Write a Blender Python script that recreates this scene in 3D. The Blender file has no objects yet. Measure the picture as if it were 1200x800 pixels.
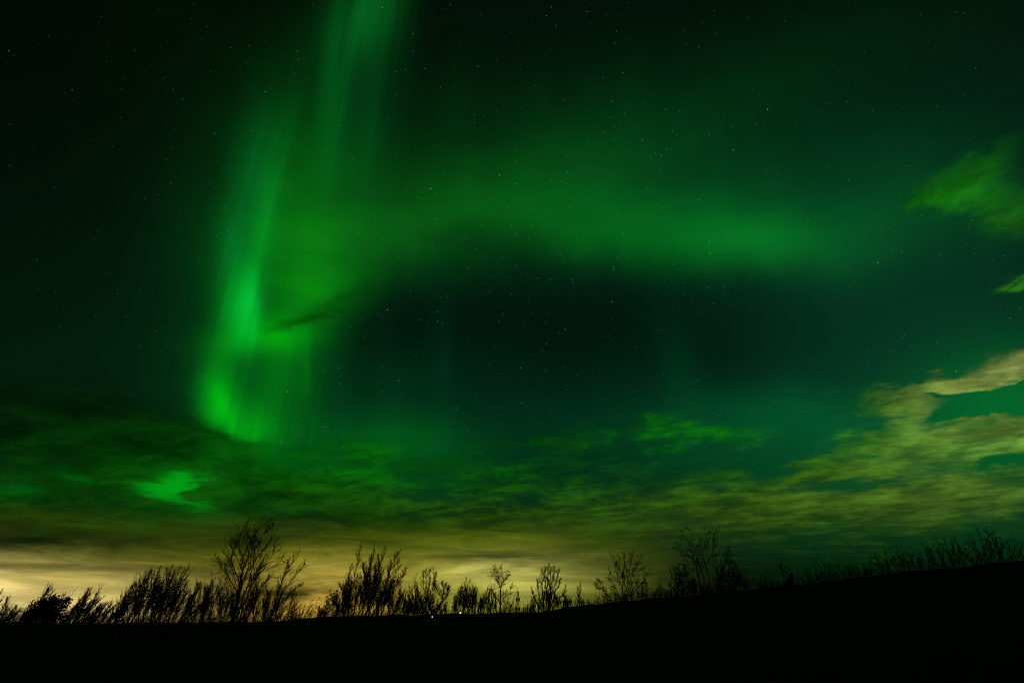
import bpy, math, random
import numpy as np
from mathutils import Vector, Matrix

C = bpy.context
scene = C.scene
R = math.radians
random.seed(11)

# ------------------------------------------------------------------ camera
FOC = 20.0 / 36.0 * 1200.0                 # 20 mm lens; surveyed on the 1200 x 800 photograph
PITCH = math.atan(337.0 / FOC)
EYE = Vector((0.0, 0.0, 1.6))
cam_data = bpy.data.cameras.new('camera')
cam_data.lens = 20.0
cam_data.sensor_width = 36.0
cam_data.clip_start = 0.05
cam_data.clip_end = 60000.0
cam = bpy.data.objects.new('camera', cam_data)
cam.location = EYE
cam.rotation_euler = (R(90) + PITCH, 0, 0)
scene.collection.objects.link(cam)
scene.camera = cam

scene.render.engine = 'CYCLES'
scene.cycles.use_denoising = False
scene.cycles.max_bounces = 4
scene.cycles.pixel_filter_type = 'BLACKMAN_HARRIS'
scene.cycles.filter_width = 1.15
scene.view_settings.view_transform = 'Standard'
scene.view_settings.look = 'None'
scene.view_settings.exposure = 0.0
scene.view_settings.gamma = 1.0
scene.view_settings.use_curve_mapping = False

FWD = Vector((0, math.cos(PITCH), math.sin(PITCH)))
UP = Vector((0, -math.sin(PITCH), math.cos(PITCH)))


def ray(x, y):
    """World direction of a point surveyed on the photograph."""
    d = FWD + Vector((1, 0, 0)) * ((x - 600.0) / FOC) + UP * ((400.0 - y) / FOC)
    return d.normalized()


def at(x, y, Y):
    """The point of that direction on the vertical plane Y metres north."""
    d = ray(x, y)
    return EYE + d * (Y / d.y)


def azel(x, y):
    d = ray(x, y)
    return np.array((math.degrees(math.atan2(d.x, d.y)), math.degrees(math.asin(d.z))))


def lin(c):
    c = c / 255.0
    return c / 12.92 if c <= 0.04045 else ((c + 0.055) / 1.055) ** 2.4


def rgb(r, g, b):
    return (lin(r), lin(g), lin(b))


# ------------------------------------------------------------------ night sky
world = bpy.data.worlds.new('World')
scene.world = world
world.use_nodes = True
try:
    world.cycles.sampling_method = 'MANUAL'
    world.cycles.sample_map_resolution = 256
except Exception:
    pass
nt = world.node_tree
nt.nodes.clear()


def _link(sock, v):
    if isinstance(v, bpy.types.NodeSocket):
        nt.links.new(v, sock)
    else:
        sock.default_value = v


def M(op, a, b=0.0, c=0.0, clamp=False):
    n = nt.nodes.new('ShaderNodeMath')
    n.operation = op
    n.use_clamp = clamp
    for s, v in zip(n.inputs, (a, b, c)):
        _link(s, v)
    return n.outputs[0]


def V(op, a, b=(0, 0, 0), c=(0, 0, 0), out=0):
    n = nt.nodes.new('ShaderNodeVectorMath')
    n.operation = op
    for s, v in zip(n.inputs, (a, b, c)):
        _link(s, v)
    return n.outputs[out]


def comb(x, y, z=0.0):
    n = nt.nodes.new('ShaderNodeCombineXYZ')
    for s, v in zip(n.inputs, (x, y, z)):
        _link(s, v)
    return n.outputs[0]


def noise(vec, scale, detail=4.0, rough=0.55, dims='3D', distortion=0.0):
    n = nt.nodes.new('ShaderNodeTexNoise')
    n.noise_dimensions = dims
    _link(n.inputs['Vector'], vec)
    n.inputs['Scale'].default_value = scale
    n.inputs['Detail'].default_value = detail
    n.inputs['Roughness'].default_value = rough
    n.inputs['Distortion'].default_value = distortion
    return n.outputs['Fac'], n.outputs['Color']


def ramp(v, lo, hi, to0=0.0, to1=1.0, smooth=True):
    n = nt.nodes.new('ShaderNodeMapRange')
    n.interpolation_type = 'SMOOTHSTEP' if smooth else 'LINEAR'
    _link(n.inputs[0], v)
    for i, k in enumerate((lo, hi, to0, to1)):
        n.inputs[1 + i].default_value = k
    return n.outputs[0]


def vscale(v, f):
    n = nt.nodes.new('ShaderNodeVectorMath')
    n.operation = 'SCALE'
    _link(n.inputs[0], v)
    _link(n.inputs['Scale'], f)
    return n.outputs[0]


def bell(vec, cx, cy, sx, sy, rot=0.0):
    """exp(-r^2/2) of an elliptical patch of sky: centre, half-widths and tilt (clockwise)
    in survey units, turned into azimuth and elevation degrees."""
    c = azel(cx, cy)
    h = 2.0
    J = np.stack(((azel(cx + h, cy) - azel(cx - h, cy)) / (2 * h), (azel(cx, cy + h) - azel(cx, cy - h)) / (2 * h)), 1)
    t = math.radians(rot)
    Rm = np.array(((math.cos(t), -math.sin(t)), (math.sin(t), math.cos(t))))
    A = J @ Rm @ np.diag((sx, sy))
    w, E = np.linalg.eigh(A @ A.T)
    if np.linalg.det(E) < 0:
        E[:, 1] *= -1
    n = nt.nodes.new('ShaderNodeMapping')
    n.vector_type = 'TEXTURE'
    nt.links.new(vec, n.inputs['Vector'])
    n.inputs['Location'].default_value = (c[0], c[1], 0)
    n.inputs['Rotation'].default_value = (0, 0, math.atan2(E[1, 0], E[0, 0]))
    n.inputs['Scale'].default_value = (math.sqrt(w[0]), math.sqrt(w[1]), 1)
    r2 = V('DOT_PRODUCT', n.outputs[0], n.outputs[0], out=1)
    return M('POWER', 0.60653, r2)


def glow_sum(vec, patches, acc=None):
    for (cx, cy, sx, sy, rot, col) in patches:
        if acc is not None:                # keeps the evaluation in order: too many open values overflow the shader
            vec = V('ADD', vec, vscale(acc, 1e-9))
        g = bell(vec, cx, cy, sx, sy, rot)
        acc = V('ADD', vscale(col, g), acc if acc is not None else (0, 0, 0))
    return acc


def cover_sum(vec, patches, acc=None):
    for (cx, cy, sx, sy, rot, a) in patches:
        if acc is not None:
            vec = V('ADD', vec, vscale((1e-9, 1e-9, 0), acc))
        g = bell(vec, cx, cy, sx, sy, rot)
        acc = M('MULTIPLY_ADD', g, a, acc if acc is not None else 0.0)
    return acc


tc = nt.nodes.new('ShaderNodeTexCoord')
D = V('NORMALIZE', tc.outputs['Generated'])
sep = nt.nodes.new('ShaderNodeSeparateXYZ')
nt.links.new(D, sep.inputs[0])
dx, dy, dz = sep.outputs
AZ = M('MULTIPLY', M('ARCTAN2', dx, dy), 57.29578)
EL = M('MULTIPLY', M('ARCSINE', dz), 57.29578)
CH = comb(AZ, EL)                                    # the sky chart, degrees

# cloud deck seen in true perspective: where the direction meets a layer overhead
den = M('MAXIMUM', M('ADD', dz, 0.12), 0.05)
deck = comb(M('DIVIDE', dx, den), M('DIVIDE', dy, den))
rot1 = nt.nodes.new('ShaderNodeMapping')
rot1.inputs['Rotation'].default_value = (0, 0, R(-66))
nt.links.new(deck, rot1.inputs['Vector'])
DK = V('MULTIPLY', rot1.outputs[0], (1.0, 0.36, 1.0))

nB, cB = noise(V('ADD', DK, (7.3, 2.1, 0)), 5.2, 8.0, 0.68, '2D', 0.25)   # fibres
nC, cC = noise(V('ADD', deck, (3.3, 9.1, 0)), 4.6, 7.0, 0.66, '2D', 0.2)   # puffs
# layered streaks low over the horizon
nS, cS = noise(comb(M('MULTIPLY', AZ, 0.050), M('MULTIPLY', EL, 0.62)), 1.0, 5.0, 0.60, '2D', 0.4)
nS2, cS2 = noise(comb(M('MULTIPLY', AZ, 0.14), M('MULTIPLY', EL, 0.85), 4.0), 1.0, 6.0, 0.64, '3D', 0.7)
nP, cP = noise(comb(M('MULTIPLY', AZ, 0.10), M('MULTIPLY', EL, 0.24), 2.0), 1.0, 6.0, 0.60, '3D', 0.4)


def warp(col, ax, ay, src=None):
    return V('MULTIPLY_ADD', V('SUBTRACT', col, (0.5, 0.5, 0.5)), (ax, ay, 0), src if src else CH)


soft = noise(V('MULTIPLY', CH, (0.11, 0.05, 1)), 1.0, 3.0, 0.5, '2D')[1]
CHa = warp(soft, 2.0, 3.0)                           # aurora: gentle drift
CHc = warp(cC, 4.5, 2.6, warp(cP, 5.5, 2.6))         # torn cloud edges
CHg = warp(cS2, 10.0, 2.6)

# --- clear sky: a faint twilight from far below the horizon plus airglow
sky = nt.nodes.new('ShaderNodeTexSky')
sky.sky_type = 'NISHITA'
sky.sun_disc = False
sky.sun_elevation = R(-5)
sky.sun_rotation = R(0)
base = vscale(sky.outputs[0], 0.0001)
base = V('ADD', base, (0.0008, 0.0018, 0.0008))
base = glow_sum(CH, [
    (640, 440, 300, 140, 0, (0.0, 0.0122, 0.0064)),
    (1090, 380, 190, 150, 0, (0.0012, 0.0225, 0.0110)),
    (900, 130, 420, 110, 0, (0.0, 0.0050, 0.0020)),
    (60, 420, 200, 140, 0, (0.0, 0.0045, 0.0008)),
    (560, 560, 330, 60, 0, (0.0, 0.0160, 0.0044)),
    (1050, 560, 190, 58, 0, (0.0, 0.0400, 0.0060)),
    (1190, 475, 90, 50, 0, (0.0, 0.0800, 0.0060)),
], base)

# --- aurora
streak = noise(comb(M('MULTIPLY', AZ, 0.42), M('MULTIPLY', EL, 0.012)), 1.0, 3.0, 0.55, '2D')[0]
fine = noise(comb(M('MULTIPLY', AZ, 1.3), M('MULTIPLY', EL, 0.02)), 1.0, 2.0, 0.5, '2D')[0]
streakf = M('MULTIPLY', ramp(streak, 0.28, 0.72, 0.70, 1.26), ramp(fine, 0.25, 0.75, 0.95, 1.05))
rays = glow_sum(CHa, [
    (290, 362, 9, 32, 4, (0.0, 0.280, 0.022)),
    (295, 368, 4, 26, 3, (0.0, 0.110, 0.010)),
    (268, 484, 6, 26, -24, (0.0, 0.090, 0.0)),
    (272, 356, 14, 34, 0, (0.0, 0.165, 0.006)),
    (309, 275, 9, 44, 11, (0.0, 0.090, 0.004)),
    (294, 215, 18, 55, 12, (0.0, 0.056, 0.008)),
    (272, 285, 9, 24, 6, (0.0, 0.055, 0.009)),
    (330, 220, 9, 80, 8, (0.0, 0.022, 0.002)),
    (277, 492, 17, 26, -28, (0.0, 0.250, 0.0)),
    (257, 464, 15, 38, -6, (0.0, 0.140, 0.0)),
    (302, 498, 20, 26, -20, (0.0, 0.095, 0.0)),
    (338, 465, 28, 58, 0, (0.0, 0.040, 0.0)),
    (306, 442, 34, 30, 0, (0.0, 0.034, 0.0)),
    (390, 75, 11, 70, 6, (0.0, 0.048, 0.004)),
    (440, 10, 19, 42, 14, (0.001, 0.105, 0.010)),
    (415, 110, 30, 100, 4, (0.0, 0.024, 0.004)),
    (434, 140, 9, 60, 2, (0.0, 0.012, 0.001)),
    (358, 425, 4, 42, 0, (0.0, 0.030, 0.0)),
    (515, 440, 9, 80, 0, (0.0, 0.005, 0.003)),
    (398, 465, 12, 50, 0, (0.0, 0.004, 0.003)),
    (460, 480, 14, 60, 0, (0.0, 0.004, 0.002)),
    (800, 455, 22, 60, -8, (0.0, 0.009, 0.002)),
])
rays = vscale(rays, streakf)
veil = glow_sum(CHa, [
    (358, 285, 42, 62, 8, (0.001, 0.095, 0.0)),
    (374, 346, 36, 22, -22, (0.001, 0.130, 0.0)),
    (316, 394, 34, 13, -4, (0.0, 0.215, 0.0)),
    (335, 385, 40, 40, 0, (0.0, 0.055, 0.0)),
    (345, 180, 50, 90, 8, (0.0, 0.016, 0.001)),
    (310, 330, 60, 120, 6, (0.0, 0.020, 0.0)),
    (450, 270, 90, 42, -16, (0.001, 0.046, 0.001)),
    (600, 240, 150, 46, -6, (0.001, 0.042, 0.002)),
    (800, 274, 150, 30, 2, (0.0, 0.066, 0.002)),
    (895, 284, 70, 22, 3, (0.001, 0.060, 0.004)),
    (860, 235, 150, 48, 0, (0.0, 0.026, 0.004)),
    (850, 495, 120, 26, 0, (0.0, 0.016, 0.004)),
    (930, 490, 70, 22, 0, (0.0, 0.026, 0.006)),
    (430, 530, 80, 30, 0, (0.0, 0.066, 0.0)),
    (640, 165, 230, 55, -3, (0.0, 0.011, 0.001)),
    (480, 440, 60, 26, 0, (0.0, 0.006, 0.0)),
    (235, 360, 50, 120, 0, (0.0, 0.006, 0.001)),
    (206, 572, 46, 20, 6, (0.0, 0.290, 0.002)),
    (150, 552, 50, 12, 8, (0.0, 0.060, 0.0)),
    (85, 556, 34, 12, 0, (0.0, 0.050, 0.0)),
    (10, 575, 44, 12, 0, (0.0, 0.075, 0.0)),
])
veil = vscale(veil, ramp(noise(V('MULTIPLY', CH, (0.05, 0.16, 1)), 1.0, 4.0, 0.5, '2D')[0], 0.3, 0.7, 0.82, 1.17))
hole = ramp(cover_sum(CHa, [(590, 380, 130, 42, 3, 0.8), (720, 400, 110, 46, 0, 0.5), (450, 400, 50, 46, 0, 0.5), (840, 425, 50, 45, 0, 0.5)]), 0.0, 1.1, 1.0, 0.60, False)
air = V('ADD', vscale(V('ADD', base, veil), hole), rays)
scrap = cover_sum(warp(cC, 2.4, 1.6), [(366, 372, 22, 5, -12, 0.50), (335, 382, 20, 3.6, -8, 0.34), (392, 352, 24, 5, -20, 0.30)])
air = vscale(air, M('SUBTRACT', 1.0, scrap))          # scraps of dark cloud across the curtain

# --- stars
def stars(scale, r0, bright, power):
    v = nt.nodes.new('ShaderNodeTexVoronoi')
    v.feature = 'F1'
    nt.links.new(D, v.inputs['Vector'])
    v.inputs['Scale'].default_value = scale
    core = ramp(v.outputs['Distance'], r0 * 0.35, r0, 1.0, 0.0)
    cs = nt.nodes.new('ShaderNodeSeparateColor')
    nt.links.new(v.outputs['Color'], cs.inputs[0])
    mag = M('MULTIPLY', M('POWER', cs.outputs[0], power), bright)
    tint = V('ADD', vscale(v.outputs['Color'], 0.35), (0.62, 0.8, 0.7))
    return vscale(tint, M('MULTIPLY', core, mag))


dens = ramp(noise(D, 3.0, 3.0, 0.5)[0], 0.35, 0.65, 0.35, 1.0)
st = V('ADD', vscale(stars(132.0, 0.082, 0.46, 2.5), dens), vscale(stars(52.0, 0.036, 0.85, 4.0), 1.0))
st = vscale(st, ramp(EL, 9.0, 24.0, 0.0, 1.0))
st = vscale(st, M('SUBTRACT', 1.0, M('MULTIPLY', bell(CH, 60, 60, 240, 260), 0.6)))

# --- clouds: cover and lit colour
cov = cover_sum(CHc, [
    (1130, 447, 60, 11, -14, 0.88),
    (1200, 430, 40, 12, -14, 0.8),
    (1062, 464, 24, 9, -14, 0.70),
    (1085, 446, 34, 6, -16, 0.35),
    (1066, 482, 26, 9, 8, 0.60),
    (1025, 478, 22, 4, -6, 0.22),
    (1035, 505, 36, 6, -10, 0.40),
    (1180, 498, 90, 11, -4, 0.80),
    (1110, 514, 90, 4, -3, 0.35),
    (1120, 532, 120, 16, -5, 0.42),
    (960, 552, 40, 10, -16, 0.35),
    (1100, 550, 150, 30, -4, 0.24),
    (990, 545, 50, 12, -10, 0.46),
    (1090, 585, 190, 22, -3, 0.42),
    (900, 595, 160, 26, -3, 0.34),
    (1165, 474, 58, 9, -16, -0.95),
    (1112, 461, 36, 3.5, 0, -0.75),
    (1030, 532, 28, 6, -4, -0.60),
    (1000, 566, 48, 6, -3, -0.65),
    (1170, 541, 40, 8, -4, -0.70),
    (1092, 549, 18, 5, -4, -0.30),
    (1126, 216, 34, 16, -30, 0.50),
    (1172, 186, 40, 14, -30, 0.42),
    (1150, 236, 26, 10, -20, 0.46),
    (1190, 252, 28, 22, -34, 0.60),
    (1078, 224, 26, 12, -24, 0.78),
    (1203, 327, 14, 4, -16, 0.6),
    (780, 502, 40, 13, 4, 0.45),
    (858, 510, 44, 13, 0, 0.42),
    (950, 462, 36, 6, -14, 0.30),
    (955, 476, 20, 4, -4, 0.25),
    (90, 500, 120, 30, 4, 0.62),
    (220, 552, 120, 20, 8, 0.72),
    (60, 580, 140, 24, 0, 0.75),
    (60, 450, 100, 40, 0, 0.40),
    (330, 566, 150, 26, 2, 0.55),
    (440, 524, 80, 16, 4, 0.36),
    (590, 522, 70, 12, -6, 0.24),
    (250, 512, 40, 9, 14, 0.40),
    (330, 524, 40, 7, 0, 0.30),
    (540, 605, 230, 34, -2, 0.50),
    (660, 545, 80, 22, -8, 0.42),
    (176, 571, 24, 6, 16, -0.48),
    (202, 563, 30, 9, -4, -0.52),
    (206, 569, 50, 16, 4, -0.26),
    (216, 577, 22, 10, 14, -0.50),
    (238, 559, 24, 4.5, -14, -0.55),
    (228, 588, 18, 5, 10, -0.36),
    (262, 550, 22, 3.5, -6, -0.42),
    (150, 545, 40, 5, 12, -0.40),
    (120, 590, 16, 4, 4, -0.40),
    (290, 575, 40, 6, 4, -0.22),
    (505, 582, 22, 8, -6, -0.40),
    (85, 557, 22, 6, 0, -0.55),
    (10, 576, 30, 7, 0, -0.60),
])
low = ramp(EL, 3.0, 13.0, 1.0, 0.0)
cov = M('ADD', cov, M('MULTIPLY', low, 0.55))
texC = M('ADD', M('MULTIPLY', M('SUBTRACT', nP, 0.5), 1.5), M('ADD', M('MULTIPLY', M('SUBTRACT', nB, 0.5), 0.55), M('MULTIPLY', M('SUBTRACT', nC, 0.5), 1.0)))
gate = ramp(cov, 0.0, 0.45)
alpha = M('MULTIPLY', ramp(M('ADD', cov, M('MULTIPLY', texC, 1.05)), 0.04, 0.98), gate)
alpha = M('MULTIPLY', alpha, 0.90)

lit = glow_sum(CH, [
    (1200, 435, 80, 30, -14, (0.180, 0.205, 0.056)),
    (1110, 462, 60, 24, -10, (0.092, 0.150, 0.020)),
    (1200, 505, 110, 22, -6, (0.086, 0.175, 0.022)),
    (1110, 545, 140, 34, -6, (0.044, 0.088, 0.008)),
    (1190, 575, 110, 24, -6, (0.030, 0.060, 0.008)),
    (1150, 225, 110, 60, -10, (0.004, 0.080, 0.002)),
    (1205, 262, 30, 24, -10, (0.008, 0.050, 0.001)),
    (1095, 226, 40, 30, -20, (0.002, 0.050, 0.001)),
    (1195, 325, 40, 30, -20, (0.014, 0.110, 0.002)),
    (850, 508, 110, 25, 2, (0.002, 0.098, 0.001)),
    (960, 465, 60, 30, 2, (0.002, 0.100, 0.004)),
    (910, 590, 150, 24, 0, (0.020, 0.042, 0.002)),
    (620, 565, 220, 36, 0, (0.001, 0.046, 0.001)),
    (660, 595, 200, 14, 0, (0.012, 0.016, 0.000)),
    (400, 540, 130, 34, 0, (0.000, 0.048, 0.000)),
    (90, 590, 160, 25, 0, (0.002, 0.015, 0.001)),
    (150, 556, 170, 26, 2, (0.0, 0.012, 0.0)),
    (345, 372, 50, 20, -14, (0.0, 0.055, 0.0)),
    (980, 630, 240, 26, 0, (0.003, 0.018, 0.002)),
], None)
lit = V('ADD', lit, (0.0008, 0.0065, 0.0009))
litf = M('MULTIPLY', ramp(nB, 0.28, 0.72, 0.58, 1.42), ramp(nC, 0.3, 0.7, 0.60, 1.36))
lit = vscale(lit, litf)

# --- town glow in the haze and cloud base over the horizon
glow = glow_sum(CHg, [
    (-10, 712, 160, 32, 0, (0.600, 0.465, 0.190)),
    (60, 694, 150, 20, 0, (0.260, 0.200, 0.035)),
    (390, 684, 55, 20, 0, (0.340, 0.235, 0.045)),
    (375, 716, 80, 18, 0, (0.360, 0.205, 0.022)),
    (600, 678, 62, 18, 0, (0.290, 0.255, 0.075)),
    (605, 702, 85, 22, 0, (0.220, 0.230, 0.020)),
    (490, 674, 110, 20, 0, (0.100, 0.088, 0.006)),
    (110, 612, 150, 9, 1, (0.014, 0.026, 0.000)),
    (200, 668, 220, 17, 0, (0.066, 0.060, 0.000)),
    (250, 642, 340, 16, 0, (0.030, 0.038, 0.000)),
    (560, 640, 140, 16, 0, (0.036, 0.046, 0.000)),
    (705, 678, 50, 22, 0, (0.032, 0.046, 0.001)),
])
gf = M('MULTIPLY', ramp(nS, 0.30, 0.62, 0.55, 1.10), ramp(nS2, 0.3, 0.7, 0.74, 1.2))
glow = vscale(glow, gf)
band = cover_sum(warp(cS2, 10.0, 1.4), [
    (40, 632, 80, 8, 2, 0.90),
    (350, 694, 30, 3.5, 0, 0.85),
    (20, 703, 36, 2.5, 0, 0.35),
    (290, 692, 40, 7, 0, 0.40),
    (150, 608, 120, 8, 0, 0.35),
    (590, 650, 50, 3, 4, 0.45),
])
glow = vscale(glow, M('SUBTRACT', 1.0, M('MINIMUM', band, 0.95)))

mix = nt.nodes.new('ShaderNodeMix')
mix.data_type = 'VECTOR'
nt.links.new(alpha, mix.inputs[0])
nt.links.new(V('ADD', air, st), mix.inputs[4])
nt.links.new(lit, mix.inputs[5])
total = V('ADD', mix.outputs[1], glow)
total = vscale(total, ramp(EL, -3.0, -0.5, 0.0, 1.0))

bg = nt.nodes.new('ShaderNodeBackground')
bg.inputs['Strength'].default_value = 1.0
nt.links.new(total, bg.inputs['Color'])
wo = nt.nodes.new('ShaderNodeOutputWorld')
nt.links.new(bg.outputs[0], wo.inputs['Surface'])

#PLANTS
# ------------------------------------------------------------------ materials
def material(name, col, rough=0.9, bump=0.0, scale=8.0, vary=0.35):
    m = bpy.data.materials.new(name)
    m.use_nodes = True
    t = m.node_tree
    b = t.nodes['Principled BSDF']
    b.inputs['Roughness'].default_value = rough
    b.inputs['Specular IOR Level'].default_value = 0.15
    tcn = t.nodes.new('ShaderNodeTexCoord')
    n = t.nodes.new('ShaderNodeTexNoise')
    n.inputs['Scale'].default_value = scale
    n.inputs['Detail'].default_value = 6.0
    t.links.new(tcn.outputs['Object'], n.inputs['Vector'])
    cr = t.nodes.new('ShaderNodeValToRGB')
    cr.color_ramp.elements[0].position = 0.3
    cr.color_ramp.elements[1].position = 0.7
    cr.color_ramp.elements[0].color = tuple(c * (1 - vary) for c in col) + (1,)
    cr.color_ramp.elements[1].color = tuple(c * (1 + vary) for c in col) + (1,)
    t.links.new(n.outputs['Fac'], cr.inputs[0])
    t.links.new(cr.outputs[0], b.inputs['Base Color'])
    if bump:
        bp = t.nodes.new('ShaderNodeBump')
        bp.inputs['Strength'].default_value = bump
        t.links.new(n.outputs['Fac'], bp.inputs['Height'])
        t.links.new(bp.outputs[0], b.inputs['Normal'])
    return m


M_HEATH = material('heath', (0.020, 0.019, 0.010), 1.0, 0.6, 3.0)
M_BARK = material('bark', (0.045, 0.036, 0.028), 0.9, 0.4, 30.0)
M_TWIG = material('twig', (0.040, 0.030, 0.024), 0.9, 0.0, 20.0)
M_LEAF = material('withered_leaf', (0.045, 0.038, 0.018), 0.8, 0.0, 12.0)
M_NEEDLE = material('needles', (0.020, 0.034, 0.016), 0.8, 0.0, 12.0)
M_STEEL = material('galvanised_steel', (0.16, 0.17, 0.17), 0.5, 0.0, 4.0, 0.2)
M_POST = material('painted_post', (0.05, 0.05, 0.05), 0.6, 0.0, 6.0)
M_LAMP = bpy.data.materials.new('lamp_glass')
M_LAMP.use_nodes = True
_b = M_LAMP.node_tree.nodes['Principled BSDF']
_b.inputs['Base Color'].default_value = (0.8, 0.8, 0.78, 1)
_b.inputs['Emission Color'].default_value = (1.0, 0.97, 0.9, 1)
_b.inputs['Emission Strength'].default_value = 0.9

# weak sun lamp added though no moon shows, far below the sky glow
added_sun = bpy.data.lights.new('added_sun', 'SUN')
added_sun.energy = 0.003
added_sun.angle = R(0.5)
added_sun.color = (1.0, 0.95, 0.86)
added_sun_obj = bpy.data.objects.new('added_sun', added_sun)
added_sun_obj.rotation_euler = (R(50), 0, R(-150))
scene.collection.objects.link(added_sun_obj)

# ------------------------------------------------------------------ object helpers
col = scene.collection


def link(o, parent=None):
    col.objects.link(o)
    if parent:
        o.parent = parent
    return o


def thing(name, label, cat, loc, group=None):
    o = bpy.data.objects.new(name, None)
    o.empty_display_size = 0.3
    o.location = loc
    o['label'] = label
    o['category'] = cat
    if group:
        o['group'] = group
    return link(o)


def mesh_object(name, verts, faces, mat, parent=None):
    me = bpy.data.meshes.new(name)
    me.from_pydata(verts, [], faces)
    me.materials.append(mat)
    me.validate()
    return link(bpy.data.objects.new(name, me), parent)


def tube_mesh(name, segs, mat, parent, origin, sides=4, smooth=True):
    """One mesh of tapered round pieces; segs rows: p0(3) p1(3) r0 r1."""
    S = np.asarray(segs, dtype=np.float64)
    p0, p1 = S[:, 0:3] - np.array(origin), S[:, 3:6] - np.array(origin)
    r0, r1 = S[:, 6:7], S[:, 7:8]
    d = p1 - p0
    L = np.linalg.norm(d, axis=1, keepdims=True)
    d = d / np.maximum(L, 1e-9)
    p1 = p1 + d * r1 * 0.6
    ref = np.where(np.abs(d[:, 2:3]) > 0.9, np.array([[1.0, 0, 0]]), np.array([[0, 0, 1.0]]))
    u = np.cross(d, ref)
    u /= np.maximum(np.linalg.norm(u, axis=1, keepdims=True), 1e-9)
    v = np.cross(d, u)
    n = len(S)
    ring = []
    for (p, r) in ((p0, r0), (p1, r1)):
        for k in range(sides):
            a = 2 * math.pi * k / sides
            ring.append(p + r * (u * math.cos(a) + v * math.sin(a)))
    Vv = np.stack(ring, 1).reshape(-1, 3)
    base = (np.arange(n) * 2 * sides)[:, None]
    quads = []
    for k in range(sides):
        k2 = (k + 1) % sides
        quads.append(base + np.array([[k, k2, sides + k2, sides + k]]))
    F = np.stack(quads, 1).reshape(-1, 4)
    me = bpy.data.meshes.new(name)
    me.vertices.add(len(Vv))
    me.vertices.foreach_set('co', Vv.astype(np.float32).ravel())
    me.loops.add(F.size)
    me.loops.foreach_set('vertex_index', F.astype(np.int32).ravel())
    me.polygons.add(len(F))
    me.polygons.foreach_set('loop_start', np.arange(0, F.size, 4, dtype=np.int32))
    me.update(calc_edges=True)
    if smooth:
        me.polygons.foreach_set('use_smooth', np.ones(len(F), dtype=bool))
    me.materials.append(mat)
    return link(bpy.data.objects.new(name, me), parent)


# ------------------------------------------------------------------ ground: a dark slope rising to a crest
RIDGE = [(-120, 729), (0, 729), (60, 730), (150, 729.5), (250, 728.5), (330, 727), (355, 724), (380, 722), (420, 721), (500, 719.5),
         (540, 718.5), (575, 717.5), (610, 717.5), (640, 716), (660, 711.5), (700, 707), (740, 703), (790, 698), (850, 693),
         (900, 688.5), (935, 685), (960, 682), (1000, 677), (1060, 670), (1100, 666), (1150, 661), (1200, 657), (1320, 645)]
_ra, _rt = [], []
for (px, py) in RIDGE:
    d = ray(px, py)
    _ra.append(math.atan2(d.x, d.y))
    _rt.append(d.z / math.hypot(d.x, d.y))
_ra, _rt = np.array(_ra), np.array(_rt)


def crest_distance(a):
    return 30.0 + 2.0 * math.sin(3.1 * a + 0.6) + 0.9 * math.sin(9.0 * a) - 3.0 * math.sin(max(-1.2, min(1.2, a)))


def ground_z(x, y):
    r = math.hypot(x, y)
    a = math.atan2(x, y)
    e = float(np.interp(a, _ra, _rt))
    back = max(0.0, min(1.0, (abs(a) - 0.9) / 0.9))
    e = e * (1 - back) - 0.0 * back
    Dc = crest_distance(a)
    zc = (EYE.z + Dc * e) * (1 - back)
    t = r / Dc
    if t < 1.0:
        return zc * (t ** 1.15)
    return zc * math.exp(-((t - 1.0) * 1.6) ** 1.15)


def build_ground():
    azs = np.concatenate((np.linspace(-0.86, 0.86, 520), np.linspace(0.86, 2 * math.pi - 0.86, 90)[1:-1]))
    ts = np.concatenate((np.linspace(0.02, 0.9, 40), np.linspace(0.905, 1.1, 48), np.linspace(1.12, 3.0, 24), np.geomspace(3.3, 1800, 30)))
    rnd = random.Random(5)
    ph = [(rnd.uniform(0.5, 7), rnd.uniform(0, 6.28), rnd.uniform(0, 6.28)) for _ in range(26)]
    verts = [(0, 0, 0)]
    for a in azs:
        Dc = crest_distance(a if a < math.pi else a - 2 * math.pi)
        for t in ts:
            r = t * Dc
            x, y = r * math.sin(a), r * math.cos(a)
            z = ground_z(x, y)
            if r < 120:
                w = sum(math.sin(x * k * math.cos(p) + y * k * math.sin(p) + q) for (k, p, q) in ph) / 26
                z += 0.13 * w * min(1.0, r / 6.0)
            verts.append((x, y, z))
    nt_, na = len(ts), len(azs)
    faces = []
    for i in range(na):
        i2 = (i + 1) % na
        faces.append((0, 1 + i2 * nt_, 1 + i * nt_))
        for j in range(nt_ - 1):
            faces.append((1 + i * nt_ + j, 1 + i2 * nt_ + j, 1 + i2 * nt_ + j + 1, 1 + i * nt_ + j + 1))
    g = mesh_object('ground', verts, faces, M_HEATH)
    g['kind'] = 'structure'
    g['label'] = 'black heath slope rising to the right against the sky'
    for p in g.data.polygons:
        p.use_smooth = True
    return g


build_ground()

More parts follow.
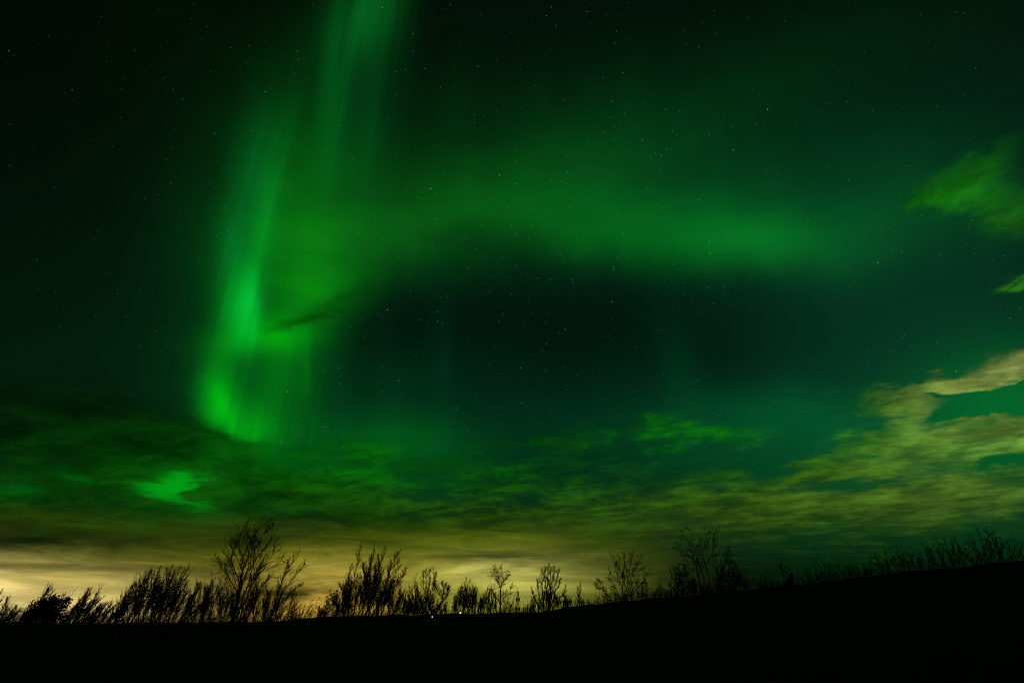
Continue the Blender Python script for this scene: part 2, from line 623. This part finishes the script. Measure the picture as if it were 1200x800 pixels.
# ------------------------------------------------------------------ bare northern shrubs and trees
STYLES = {
    # side branches per level, angle, length ratio, jitter, upward pull, twig radius
    'birch':   dict(kids=(14, 7, 2), ang=(30, 32, 34), ratio=(0.44, 0.46, 0.5), jit=0.08, up=0.10, rt=0.0066, start=0.25),
    'open':    dict(kids=(11, 6, 2), ang=(42, 44, 46), ratio=(0.30, 0.46, 0.5), jit=0.15, up=0.06, rt=0.0068, start=0.25),
    'willow':  dict(kids=(13, 5, 1), ang=(21, 25, 28), ratio=(0.40, 0.46, 0.5), jit=0.045, up=0.12, rt=0.0062, start=0.12),
    'feather': dict(kids=(26, 5, 1), ang=(31, 30, 32), ratio=(0.21, 0.50, 0.5), jit=0.06, up=0.12, rt=0.0064, start=0.10),
    'scrub':   dict(kids=(8, 4, 0), ang=(32, 36, 40), ratio=(0.42, 0.5, 0.5), jit=0.14, up=0.06, rt=0.0060, start=0.15),
    'whip':    dict(kids=(8, 4, 0), ang=(34, 34, 34), ratio=(0.34, 0.46, 0.5), jit=0.12, up=0.08, rt=0.0058, start=0.20),
}


def _perp(d, rnd):
    v = Vector((rnd.gauss(0, 1), rnd.gauss(0, 1), rnd.gauss(0, 1)))
    v -= d * v.dot(d)
    return v.normalized() if v.length > 1e-6 else Vector((1, 0, 0))


def _branch(out, tips, p, d, length, r, level, st, pull, rnd):
    n = 4 if level == 1 else (3 if level == 2 else 2)
    step = length / n
    q, rr = p.copy(), r
    pts = [(q.copy(), d.copy())]
    for i in range(n):
        d = (d + Vector((rnd.gauss(0, 1), rnd.gauss(0, 1), rnd.gauss(0, 1))) * st['jit'] + pull * st['up']).normalized()
        q2 = q + d * step
        r2 = max(st['rt'] * 0.75, r * (1 - 0.75 * (i + 1) / n))
        out.append((q.x, q.y, q.z, q2.x, q2.y, q2.z, rr, r2))
        q, rr = q2, r2
        pts.append((q.copy(), d.copy()))
    if level < 3 and st['kids'][level] > 0:
        k = st['kids'][level]
        for j in range(k):
            t = (0.2 + 0.8 * (j + rnd.random()) / k) * n
            i = min(n - 1, int(t))
            f = t - i
            pp = pts[i][0].lerp(pts[i + 1][0], f)
            dd = pts[i + 1][1]
            a = R(st['ang'][level]) * rnd.uniform(0.6, 1.3)
            cd = (dd * math.cos(a) + _perp(dd, rnd) * math.sin(a)).normalized()
            L = length * st['ratio'][level] * rnd.uniform(0.6, 1.3) * (1.15 - 0.55 * t / n)
            _branch(out, tips, pp, cd, L, max(st['rt'], r * 0.6), level + 1, st, pull, rnd)
    else:
        tips.append((q.copy(), d.copy()))


def grow_stem(path, r0, st, trunk, crown, tips, rnd, kidmul=1.0):
    """path: list of world points; a smooth stem through them with side branches."""
    P = [np.array(p) for p in path]
    if len(P) == 2:
        L = np.linalg.norm(P[1] - P[0])
        mid = P[0] * 0.5 + P[1] * 0.5 + np.array([rnd.gauss(0, 0.045), rnd.gauss(0, 0.045), 0]) * L
        P = [P[0], mid, P[1]]
    P = [2 * P[0] - P[1]] + P + [2 * P[-1] - P[-2]]
    pts = []
    sub = 6
    for i in range(1, len(P) - 2):
        for s in range(sub):
            t = s / sub
            a, b, c, d = P[i - 1], P[i], P[i + 1], P[i + 2]
            pts.append(0.5 * ((2 * b) + (-a + c) * t + (2 * a - 5 * b + 4 * c - d) * t * t + (-a + 3 * b - 3 * c + d) * t ** 3))
    pts.append(P[-2])
    pts = [Vector(p) for p in pts]
    n = len(pts) - 1
    total = sum((pts[i + 1] - pts[i]).length for i in range(n))
    wob = total * 0.006
    for i in range(1, n):
        pts[i] += Vector((rnd.gauss(0, wob), rnd.gauss(0, wob), rnd.gauss(0, wob * 0.5)))
    rad = lambda t: max(st['rt'], r0 * (1 - t) ** 0.8)
    for i in range(n):
        a, b = pts[i], pts[i + 1]
        row = (a.x, a.y, a.z, b.x, b.y, b.z, rad(i / n), rad((i + 1) / n))
        (trunk if i / n < 0.72 else crown).append(row)
    pull = ((pts[-1] - pts[0]).normalized() + Vector((0, 0, 0.5))).normalized()
    k = max(3, int(st['kids'][0] * kidmul))
    for j in range(k):
        t = st['start'] + (1 - st['start']) * (j + rnd.random()) / k
        i = min(n - 1, int(t * n))
        f = t * n - i
        p = pts[i].lerp(pts[i + 1], f)
        d = (pts[i + 1] - pts[i]).normalized()
        a = R(st['ang'][0]) * rnd.uniform(0.6, 1.3)
        cd = (d * math.cos(a) + _perp(d, rnd) * math.sin(a)).normalized()
        L = total * st['ratio'][0] * rnd.uniform(0.55, 1.25) * (1.12 - 0.72 * t)
        _branch(crown, tips, p, cd, L, max(st['rt'] * 1.7, rad(t) * 0.6), 1, st, pull, rnd)
    tips.append((pts[-1].copy(), (pts[-1] - pts[-2]).normalized()))


def leaf_tris(centres, size, rnd):
    verts, faces = [], []
    for c in centres:
        n = Vector((rnd.gauss(0, 1), rnd.gauss(0, 1), rnd.gauss(0, 1))).normalized()
        u = _perp(n, rnd)
        v = n.cross(u)
        s = size * rnd.uniform(0.6, 1.4)
        b = len(verts)
        verts += [tuple(c - u * s), tuple(c + v * s * 0.55), tuple(c + u * s), tuple(c - v * s * 0.55)]
        faces.append((b, b + 1, b + 2, b + 3))
    return verts, faces


def foot(px, Y):
    """Ground point below the crest line at survey column px, Y metres north."""
    d = ray(px, 715)
    x = d.x / d.y * Y
    return Vector((x, Y, ground_z(x, Y) - 0.06))


def crest_Y(px):
    a = math.atan2(ray(px, 712).x, ray(px, 712).y)
    return crest_distance(a) * math.cos(a)


def plant(name, label, cat, style, top=None, base=None, stems=8, paths=(), r0=0.02, dist=1.0, group=None,
          low=0.5, tip_leaves=0.0, leaf=0.02, loose=1.0, seed=0, depth=0.5, kidmul=1.0, twig=None):
    """top: outline of the crown seen from the photograph's side (survey x, y); base: survey x range of the foot;
    paths: main stems measured one by one. Depth is spread so the plant is as deep as it is wide."""
    rnd = random.Random(1000 + seed + int(sum(p[0] for p in (top or paths[0])) * 7))
    st = dict(STYLES[style])
    if twig:
        st['rt'] = twig
    xs = [p[0] for p in top] if top else [p[0] for q in paths for p in q]
    b0, b1 = base if base else (min(q[0][0] for q in paths) - 2, max(q[0][0] for q in paths) + 2)
    cx = 0.5 * (b0 + b1)
    Y = crest_Y(cx) * dist
    root = foot(cx, Y)
    stems_out, crown, tips = [], [], []
    wide = (at(max(xs), 700, Y) - at(min(xs), 700, Y)).length * depth * 0.5
    for q in paths:
        yo = rnd.uniform(-wide, wide) * 0.5
        pts = []
        for i, (x, y) in enumerate(q):
            yy = Y + yo * (i / (len(q) - 1))
            yr = q[0][1] + (y - q[0][1]) * 0.92          # the outermost twigs reach past the measured stem end
            pts.append(foot(x, Y) if i == 0 else at(x, yr, yy))
        trunk = []
        grow_stem(pts, r0, st, trunk, crown, tips, rnd, kidmul)
        stems_out.append(trunk)
    if top:
        tx, ty = [p[0] for p in top], [p[1] for p in top]
        for i in range(stems):
            f = (i + rnd.random()) / stems
            x = tx[0] + (tx[-1] - tx[0]) * f
            ytop = float(np.interp(x, tx, ty))
            bx = b0 + (b1 - b0) * min(1, max(0, f + rnd.uniform(-0.22, 0.22) * loose))
            yb = float(np.interp(bx, [p[0] for p in RIDGE], [p[1] for p in RIDGE]))
            k = rnd.random() ** 1.6 * low
            y = ytop + (yb - ytop) * k
            x = x + (bx - x) * k * 0.6
            yy = Y + rnd.uniform(-wide, wide)
            bp = foot(bx, Y + rnd.uniform(-wide, wide) * 0.4)
            trunk = []
            stems_out.append(trunk)
            grow_stem([bp, at(x, y, yy)], r0 * rnd.uniform(0.5, 1.0) * (1 - 0.5 * k), st, trunk, crown, tips, rnd, kidmul * (1 - 0.4 * k))
    t = thing(name, label, cat, root, group)
    # the stoutest stems are parts of their own; the thin whips of a thicket belong to its twig crown
    stems_out.sort(key=lambda q: -sum(r[6] for r in q))
    keep = len(paths) if paths else min(6, len(stems_out))
    for q in stems_out[:keep]:
        tube_mesh('trunk' if len(stems_out) == 1 else 'stem', q, M_BARK, t, root, 6)
    for q in stems_out[keep:]:
        crown += q
    c = tube_mesh('crown', crown, M_TWIG, t, root, 3)
    if tip_leaves:
        cs = []
        for (p, d) in tips:
            if rnd.random() < tip_leaves:
                for _ in range(rnd.choice((1, 2, 3))):
                    cs.append(p - root + Vector((rnd.gauss(0, leaf), rnd.gauss(0, leaf), rnd.gauss(0, leaf))))
        if cs:
            v, f = leaf_tris(cs, leaf, rnd)
            mesh_object('leaves', v, f, M_LEAF, t)
    return t, root, Y, rnd


# ---- far left: wind-combed willows leaning to the right
plant('willow_shrub', 'sparse whippy shrub at the extreme left edge of the frame, cut off by it', 'shrub', 'willow',
      [(-22, 700), (-6, 697), (6, 690), (12, 706), (24, 712), (28, 716)], (-24, 16), 16, r0=0.014, seed=1)
t, root, Y, rnd = plant('juniper_bush', 'small bush with black leafy lumps and thin whips, nearest the left edge', 'bush', 'willow',
      [(36, 714), (42, 704), (50, 694), (57, 685), (64, 694), (72, 694), (80, 698)], (22, 60), 22, r0=0.014, seed=2)
cs = []
for (lx, ly, lr, n) in ((64, 703, 6, 330), (56, 706, 6, 260), (79, 703, 4, 150), (73, 709, 6, 270), (60, 713, 9, 520), (46, 716, 9, 520),
                        (38, 721, 8, 380), (52, 722, 11, 620), (68, 720, 9, 420), (30, 726, 6, 200), (50, 709, 5, 180), (79, 726, 6, 120)):
    c = at(lx, ly, Y)
    rr = (at(lx + lr, ly, Y) - c).length
    for _ in range(n):
        v = Vector((rnd.gauss(0, 0.48), rnd.gauss(0, 0.48), rnd.gauss(0, 0.48))) * rr
        cs.append(c + v - root)
v, f = leaf_tris(cs, 0.040, rnd)
mesh_object('leaves', v, f, M_NEEDLE, t)
plant('willow_shrub', 'wind-combed shrub leaning right beside the black leafy bush', 'shrub', 'willow',
      [(88, 708), (98, 697), (106, 690), (114, 693), (121, 686), (124, 700)], (76, 102), 26, r0=0.015, seed=3)
plant('willow_shrub', 'low scraggly shrub filling the gap left of the broad dense willow', 'shrub', 'willow',
      [(112, 712), (122, 706), (130, 703), (138, 709), (144, 712)], (98, 134), 24, r0=0.013, seed=4)
plant('willow_shrub', 'broad dense willow thicket with a rounded ragged top leaning right', 'shrub', 'willow',
      [(146, 700), (152, 688), (160, 680), (170, 674), (181, 671), (190, 670), (198, 667), (206, 672), (214, 668), (222, 670), (222, 684)], (138, 200), 92, r0=0.018, low=0.6, seed=5)
plant('willow_shrub', 'thin medium-high shrub between the broad willow and the tallest tree', 'shrub', 'willow',
      [(216, 696), (224, 690), (233, 682), (242, 690), (250, 686)], (202, 240), 34, r0=0.015, low=0.6, seed=6)

# ---- the tallest tree and the slim leaning one
plant('birch_tree', 'tallest bare tree, forked trunk and wide fan-shaped airy crown', 'tree', 'birch', paths=[
    [(273, 727), (278, 700), (283, 676), (287, 644), (291, 628), (304, 611)],
    [(279, 727), (283, 704), (291, 680), (300, 650), (312, 632), (318, 622)],
    [(274, 727), (281, 690), (288, 668), (297, 655), (300, 630), (312, 616)],
    [(283, 727), (288, 700), (298, 678), (312, 656), (322, 640)],
    [(276, 727), (279, 697), (272, 680), (264, 666), (255, 653)],
    [(275, 727), (281, 684), (275, 664), (271, 648), (272, 640)],
    [(276, 727), (282, 676), (284, 650), (280, 632), (282, 616)],
    [(284, 727), (292, 704), (304, 686), (317, 672)],
], r0=0.040, seed=7, depth=0.7, kidmul=0.95)
plant('willow_shrub', 'thick tangled shrub wrapped round the foot of the tallest tree', 'shrub', 'willow',
      [(240, 690), (248, 676), (258, 680), (268, 684), (280, 690), (294, 684), (304, 676), (312, 684), (318, 692)], (240, 312), 62, r0=0.014, low=0.7, seed=8, dist=1.02)
plant('birch_tree', 'slim feathery tree leaning right beside the tallest tree', 'tree', 'feather', paths=[
    [(316, 727), (322, 706), (329, 680), (340, 656), (350, 638)],
    [(319, 727), (328, 700), (338, 680), (350, 664), (357, 655)],
    [(320, 727), (330, 704), (342, 690), (354, 680)],
    [(317, 727), (325, 695), (333, 668), (337, 652)],
], r0=0.026, seed=9, depth=0.7)
plant('willow_shrub', 'low sprawling shrub at the foot of the slim leaning tree', 'shrub', 'scrub',
      [(310, 700), (322, 696), (334, 700), (346, 694), (354, 704)], (308, 340), 34, r0=0.012, low=0.7, seed=10)
plant('willow_shrub', 'wispy low shrub in the orange gap right of the slim leaning tree', 'shrub', 'scrub',
      [(344, 716), (354, 708), (364, 702), (372, 710), (378, 704)], (342, 372), 16, r0=0.010, low=0.7, seed=11)
plant('leafy_bush', 'small bush with scattered round leaves left of the tall spiky clump', 'bush', 'scrub',
      [(374, 708), (382, 702), (390, 694), (398, 690), (406, 694), (412, 700)], (372, 408), 30, r0=0.012, low=0.8, tip_leaves=0.8, leaf=0.034, seed=12)

# ---- the tall spiky clump
plant('willow_tree', 'tall clump of upright feathery stems with four spiky tops', 'tree', 'feather', paths=[
    [(409, 722), (412, 690), (417, 662), (421, 636)],
    [(414, 722), (420, 690), (432, 664), (439, 638)],
    [(428, 722), (437, 690), (443, 665), (450, 638)],
    [(440, 722), (450, 690), (459, 660), (467, 641)],
    [(432, 722), (440, 694), (445, 668), (444, 645)],
    [(446, 722), (456, 696), (468, 676), (475, 664)],
    [(404, 722), (406, 700), (407, 680), (411, 660)],
    [(420, 722), (428, 698), (427, 672), (426, 655)],
    [(436, 722), (446, 700), (453, 676), (459, 652)],
    [(424, 722), (430, 694), (433, 672), (434, 648)],
    [(442, 722), (452, 700), (462, 676), (468, 650)],
], r0=0.028, seed=13, depth=0.9, kidmul=1.5)
plant('willow_shrub', 'thick low growth under the clump with four spiky tops', 'shrub', 'willow',
      [(388, 704), (398, 688), (412, 674), (430, 664), (450, 664), (466, 676), (478, 698)], (396, 466), 80, r0=0.013, low=0.7, seed=14, dist=1.02)

# ---- middle: shrubs against the yellow glow
plant('willow_shrub', 'thin shrub with one tall spike right of the four-topped clump', 'shrub', 'willow',
      [(472, 698), (480, 690), (485, 672), (489, 686), (494, 696)], (472, 496), 24, r0=0.014, low=0.6, seed=15)
plant('birch_tree', 'slim tree with a bushy flat-topped head, second right of the four-topped clump', 'tree', 'feather', paths=[
    [(500, 721), (500, 700), (503, 680), (503, 662)],
    [(501, 721), (503, 702), (508, 682), (512, 666)],
    [(499, 721), (498, 698), (496, 680), (496, 668)],
    [(501, 721), (502, 700), (500, 676), (499, 663)],
    [(502, 721), (506, 700), (509, 680), (508, 662)],
], r0=0.022, seed=16, depth=0.9)
plant('bare_sapling', 'short open sapling just left of the small round-topped shrub in the yellow glow', 'sapling', 'birch', paths=[
    [(517, 720), (518, 704), (519, 692), (519, 682)],
    [(517, 720), (517, 700), (513, 690), (511, 684)],
    [(517, 720), (519, 702), (523, 694), (524, 687)],
], r0=0.016, seed=17, depth=0.9)
plant('willow_shrub', 'low undergrown shrub around the slim bushy-headed tree', 'shrub', 'willow',
      [(474, 706), (486, 700), (500, 696), (510, 704), (524, 706)], (474, 522), 44, r0=0.011, low=0.8, seed=18, dist=1.03)
plant('willow_shrub', 'pointed shrub behind the right of the two small white lights', 'shrub', 'willow',
      [(530, 704), (536, 694), (542, 684), (546, 675), (550, 684), (556, 688), (560, 687), (560, 700)], (530, 556), 40, r0=0.015, low=0.65, seed=19)
plant('willow_shrub', 'short dense shrub at the left foot of the curly-topped birch', 'shrub', 'willow',
      [(560, 706), (566, 698), (572, 690), (578, 688), (582, 700)], (560, 582), 30, r0=0.012, low=0.7, seed=20)
plant('birch_tree', 'slender birch with a single trunk and curly airy top, left of the lattice mast', 'tree', 'open', paths=[
    [(587, 718), (586, 700), (586, 684), (583, 668), (584, 662)],
    [(587, 718), (587, 690), (590, 678), (597, 668)],
    [(587, 718), (586, 684), (580, 672), (579, 666)],
    [(587, 718), (588, 704), (595, 694), (600, 684)],
    [(587, 718), (585, 704), (578, 694), (576, 688)],
], r0=0.022, seed=21, depth=0.9, tip_leaves=0.25, leaf=0.020)
plant('willow_shrub', 'wispy knee-high shrub between the curly-topped birch and the mast', 'shrub', 'scrub',
      [(590, 706), (597, 698), (602, 704), (606, 708)], (588, 604), 14, r0=0.010, low=0.8, seed=22)
plant('willow_shrub', 'tiny scrub immediately right of the mast foot', 'shrub', 'scrub',
      [(612, 711), (616, 708), (621, 706), (626, 704)], (611, 626), 14, r0=0.010, low=0.8, seed=23)
plant('birch_tree', 'pyramid-shaped multi-stemmed tree right of the lattice mast', 'tree', 'feather', paths=[
    [(640, 713), (641, 690), (642, 672), (642, 658)],
    [(642, 713), (645, 690), (648, 674), (650, 661)],
    [(639, 713), (636, 692), (635, 676), (636, 663)],
    [(638, 713), (632, 696), (630, 684), (630, 676)],
    [(644, 713), (650, 694), (655, 684), (656, 676)],
    [(640, 713), (640, 690), (638, 672), (639, 662)],
    [(643, 713), (648, 690), (653, 676), (654, 664)],
    [(637, 713), (628, 702), (624, 694), (623, 686)],
    [(646, 713), (656, 700), (661, 692), (663, 684)],
    [(641, 713), (644, 694), (645, 676), (645, 660)],
], r0=0.022, seed=24, depth=0.9)
plant('willow_shrub', 'skirt of low scrub under the pyramid-shaped tree', 'shrub', 'willow',
      [(620, 706), (628, 696), (640, 692), (652, 692), (664, 698), (670, 704)], (622, 668), 40, r0=0.011, low=0.8, seed=25, dist=1.02)
plant('bare_sapling', 'thin upright sapling standing alone right of the pyramid-shaped tree', 'sapling', 'feather', paths=[
    [(679, 709), (679, 700), (680, 690), (680, 681)],
    [(679, 709), (678, 700), (677, 692), (677, 686)],
], r0=0.014, seed=26, depth=0.9)
plant('willow_shrub', 'straggling ankle-high scrub about the foot of the lone upright sapling', 'shrub', 'scrub',
      [(664, 698), (668, 692), (674, 700), (684, 699), (692, 703)], (662, 692), 16, r0=0.009, low=0.8, seed=27)

# ---- right of the middle: two gnarled trees
plant('birch_tree', 'gnarled tree with an upright oval crown and knobbly twig ends', 'tree', 'open', paths=[
    [(730, 704), (728, 684), (724, 668), (718, 650)],
    [(731, 704), (730, 680), (731, 662), (732, 647)],
    [(732, 704), (735, 680), (738, 660), (740, 644)],
    [(733, 704), (740, 684), (745, 666), (751, 648)],
    [(734, 704), (745, 690), (754, 678), (760, 666)],
    [(729, 704), (722, 688), (716, 676), (713, 662)],
    [(731, 704), (732, 684), (726, 664), (726, 650)],
    [(733, 704), (737, 686), (742, 668), (746, 656)],
], r0=0.026, seed=28, depth=0.9, tip_leaves=0.16, leaf=0.022)
plant('bare_sapling', 'crooked little sapling leaning left from under the gnarled oval tree', 'sapling', 'open', paths=[
    [(715, 705), (709, 694), (704, 684), (702, 676)],
    [(715, 705), (708, 692), (701, 686), (697, 683)],
], r0=0.014, seed=29, depth=0.9, tip_leaves=0.5, leaf=0.02)
plant('willow_shrub', 'low bushy growth at the foot of the gnarled oval tree', 'shrub', 'scrub',
      [(704, 698), (716, 688), (730, 686), (746, 682), (760, 682), (768, 692)], (712, 764), 40, r0=0.012, low=0.75, seed=30)
plant('willow_shrub', 'knee-high scrub between the gnarled oval tree and the broad open tree', 'shrub', 'scrub',
      [(766, 694), (773, 684), (780, 690), (788, 692)], (766, 788), 16, r0=0.010, low=0.75, seed=31)
plant('birch_tree', 'broad open tree with crooked dark limbs splayed apart on the rising slope', 'tree', 'open', paths=[
    [(824, 695), (820, 678), (814, 656), (808, 634), (800, 618)],
    [(831, 695), (825, 676), (818, 654), (812, 640), (808, 614)],
    [(843, 694), (840, 668), (834, 648), (828, 630), (826, 612)],
    [(843, 694), (842, 664), (836, 640), (836, 622), (838, 616)],
    [(844, 694), (845, 670), (850, 652), (854, 640)],
    [(824, 695), (816, 660), (806, 645), (792, 635)],
    [(836, 694), (830, 672), (826, 656), (822, 640), (820, 628)],
], r0=0.026, seed=32, depth=0.9, tip_leaves=0.12, leaf=0.022)
plant('willow_shrub', 'rounded twiggy shrub on the left side of the broad open tree', 'shrub', 'open',
      [(782, 672), (785, 662), (792, 656), (800, 658), (808, 664), (814, 674)], (790, 814), 20, r0=0.014, low=0.55, seed=33, kidmul=0.7)
plant('willow_shrub', 'dark twiggy shrub on the right side of the broad open tree, sloping down', 'shrub', 'open',
      [(846, 662), (853, 648), (858, 656), (864, 656), (870, 668), (876, 676)], (842, 878), 24, r0=0.014, low=0.6, seed=34, kidmul=0.7)
plant('willow_shrub', 'low tangle beneath the splayed limbs of the broad open tree', 'shrub', 'scrub',
      [(790, 686), (806, 678), (822, 680), (838, 676), (852, 678), (866, 682)], (790, 866), 46, r0=0.011, low=0.8, seed=35, dist=1.02)

# ---- the slope to the right edge
plant('bare_sapling', 'twin-stemmed sapling just left of the little dark spruce', 'sapling', 'open', paths=[
    [(921, 687), (919, 677), (916, 666), (915, 660)],
    [(922, 687), (922, 676), (923, 668), (922, 662)],
], r0=0.010, seed=36, depth=0.9)
t = thing('spruce_tree', 'knee-high dark spruce, the only solid little cone on the right slope', 'tree', foot(930, crest_Y(930)))
root = Vector(t.location)
rnd = random.Random(3)
tip = at(929, 665, crest_Y(930))
tube_mesh('trunk', [tuple(root) + tuple(tip) + (0.03, 0.006)], M_BARK, t, root, 6)
cs = []
for i in range(1900):
    h = rnd.random() ** 1.7 * 0.72
    w = 0.30 * (1 - h / 0.78) * (0.55 + 0.45 * abs(math.sin(h * 21)))
    a = rnd.uniform(0, 6.283)
    cs.append((tip - root) * (h + 0.02) + Vector((math.cos(a), math.sin(a), 0)) * w * math.sqrt(rnd.random()) - Vector((0, 0, 0.10 * w)))
v, f = leaf_tris(cs, 0.03, rnd)
mesh_object('crown', v, f, M_NEEDLE, t)

SLOPE = [(876, 22), (890, 16), (902, 14), (912, 12), (948, 8), (958, 14), (972, 10), (984, 22), (995, 24), (1008, 17), (1022, 14), (1036, 17), (1048, 20),
         (1060, 26), (1072, 24), (1084, 26), (1097, 29), (1110, 31), (1122, 26), (1134, 29), (1146, 30), (1158, 28), (1170, 38), (1181, 33), (1192, 30), (1204, 30)]
ridge_x, ridge_y = [p[0] for p in RIDGE], [p[1] for p in RIDGE]
for i, (x, h) in enumerate(SLOPE):
    y = float(np.interp(x, ridge_x, ridge_y))
    w = 8 + h * 0.30
    h *= 1.2
    lean = 0.85 * h
    lab = 'low bare shrub in the row leaning left along the rising right slope'
    if x == 1170:
        lab = 'tallest shrub on the right slope, forked and close to the right edge'
    elif x == 876:
        lab = 'first shrub right of the broad open tree, at its sloping side'
    elif x == 1204:
        lab = 'shrub cut off by the right edge of the frame'
    rr = random.Random(i)
    plant('slope_shrub', lab, 'shrub', 'whip',
          [(x - w - lean, y - h * 0.72), (x - w * 0.3 - lean, y - h * rr.uniform(0.85, 1.1)), (x + w * 0.3 - lean, y - h * rr.uniform(0.7, 1.0)), (x + w - lean * 0.6, y - h * 0.55)],
          (x - w * 0.5, x + w * 0.7), 6, r0=0.015, low=0.5, loose=0.5, seed=60 + i, group='low shrubs along the right slope')

# ---- thin stalks and heather along the whole crest: nobody could count them
rnd = random.Random(77)
segs = []
for i in range(7000):
    x = rnd.uniform(-30, 1230)
    dens_ = 1.0 if x < 390 else (0.32 if x > 860 else 0.75)
    if 352 < x < 372 or 606 < x < 612:
        dens_ = 0.35
    if rnd.random() > dens_:
        continue
    Yc = crest_Y(x) * rnd.uniform(0.96, 1.05)
    p = foot(x, Yc)
    h = abs(rnd.gauss(0.20, 0.13)) + 0.08
    if rnd.random() < 0.12:
        h *= 1.9
    d = Vector((0.28 * (1 if x < 500 else -0.4) + rnd.gauss(0, 0.25), rnd.gauss(0, 0.2), 1.0)).normalized()
    q = p + Vector((0, 0, 0.03)) + d * h * 0.55
    e = q + (d + Vector((rnd.gauss(0, 0.3), rnd.gauss(0, 0.3), 0))).normalized() * h * 0.5
    segs.append(tuple(p) + tuple(q) + (0.009, 0.007))
    segs.append(tuple(q) + tuple(e) + (0.007, 0.004))
    for _ in range(rnd.choice((0, 1, 2))):
        b = q.lerp(e, rnd.random() * 0.7)
        e2 = b + (d + Vector((rnd.gauss(0, 0.6), rnd.gauss(0, 0.6), 0))).normalized() * h * 0.3
        segs.append(tuple(b) + tuple(e2) + (0.006, 0.004))
u = tube_mesh('undergrowth', segs, M_TWIG, None, (0, 0, 0), 3)
u['kind'] = 'stuff'
u['label'] = 'thin dry stalks and heather along the dark crest'
u['category'] = 'undergrowth'

# ------------------------------------------------------------------ lattice mast far behind the crest
MY = 520.0
m0 = at(607, 736, MY)
m0.z = ground_z(m0.x, m0.y) - 0.2
mtop = at(607, 692.5, MY).z
mspike = at(607, 688, MY).z
mast = thing('lattice_mast', 'thin steel lattice mast with a spike on top, far off in the yellow glow', 'mast', m0)
H = mtop - m0.z


def half(t):
    return 1.75 * (1 - t) + 0.55 * t


for (sx, sy) in ((-1, -1), (1, -1), (1, 1), (-1, 1)):
    segs = []
    for k in range(12):
        a, b = k / 12, (k + 1) / 12
        segs.append((sx * half(a), sy * half(a), a * H, sx * half(b), sy * half(b), b * H, 0.26, 0.22))
    tube_mesh('leg', segs, M_STEEL, mast, (0, 0, 0), 6)
segs = []
NB = 12
for k in range(NB):
    a, b = k / NB, (k + 1) / NB
    cor = [(-1, -1), (1, -1), (1, 1), (-1, 1)]
    for i in range(4):
        p, q = cor[i], cor[(i + 1) % 4]
        segs.append((p[0] * half(a), p[1] * half(a), a * H, q[0] * half(b), q[1] * half(b), b * H, 0.15, 0.15))
        segs.append((q[0] * half(a), q[1] * half(a), a * H, p[0] * half(b), p[1] * half(b), b * H, 0.15, 0.15))
        segs.append((p[0] * half(b), p[1] * half(b), b * H, q[0] * half(b), q[1] * half(b), b * H, 0.15, 0.15))
tube_mesh('bracing', segs, M_STEEL, mast, (0, 0, 0), 4)
tube_mesh('spike', [(0, 0, H, 0, 0, mspike - m0.z + 0.6, 0.28, 0.12)], M_STEEL, mast, (0, 0, 0), 6)
for (hh, rr_) in ((0.79, 1.35), (0.56, 1.6)):
    segs = []
    for k in range(6):
        a = k * math.pi / 3
        cx, cy = rr_ * math.cos(a), rr_ * math.sin(a)
        segs.append((cx, cy, H * hh - 1.1, cx, cy, H * hh + 1.1, 0.42, 0.42))
        segs.append((0, 0, H * hh, cx, cy, H * hh, 0.08, 0.08))
    tube_mesh('antenna_cluster', segs, M_STEEL, mast, (0, 0, 0), 6)

# ------------------------------------------------------------------ two small lights on the crest
def lamp(px, py, ratio, r, near, label):
    Yl = crest_Y(px) * near
    h = at(px, py, Yl)
    g = ground_z(h.x, h.y) - 0.05
    t = thing('garden_lamp', label, 'lamp', (h.x, h.y, g), 'small white lights on the dark crest')
    top = h.z - g
    if top > 0.12:
        tube_mesh('post', [(0, 0, 0, 0, 0, top - r * ratio, 0.02, 0.016)], M_POST, t, (0, 0, 0), 8)
    import bmesh
    bm = bmesh.new()
    bmesh.ops.create_icosphere(bm, subdivisions=2, radius=r)
    for v_ in bm.verts:
        v_.co.z *= ratio
        v_.co.z += top
    me = bpy.data.meshes.new('lamp_glass')
    bm.to_mesh(me)
    bm.free()
    me.materials.append(M_LAMP)
    o = link(bpy.data.objects.new('lamp_glass', me), t)
    tube_mesh('lamp_cap', [(0, 0, top + r * ratio * 0.85, 0, 0, top + r * ratio * 1.15, r * 0.9, r * 0.3)], M_POST, t, (0, 0, 0), 10)


lamp(506.5, 722.3, 1.9, 0.020, 0.88, 'dim elongated white light low in the black ground, left of the pair')
lamp(539.5, 717.6, 1.0, 0.040, 0.96, 'brighter round white light at the foot of the pointed shrub')
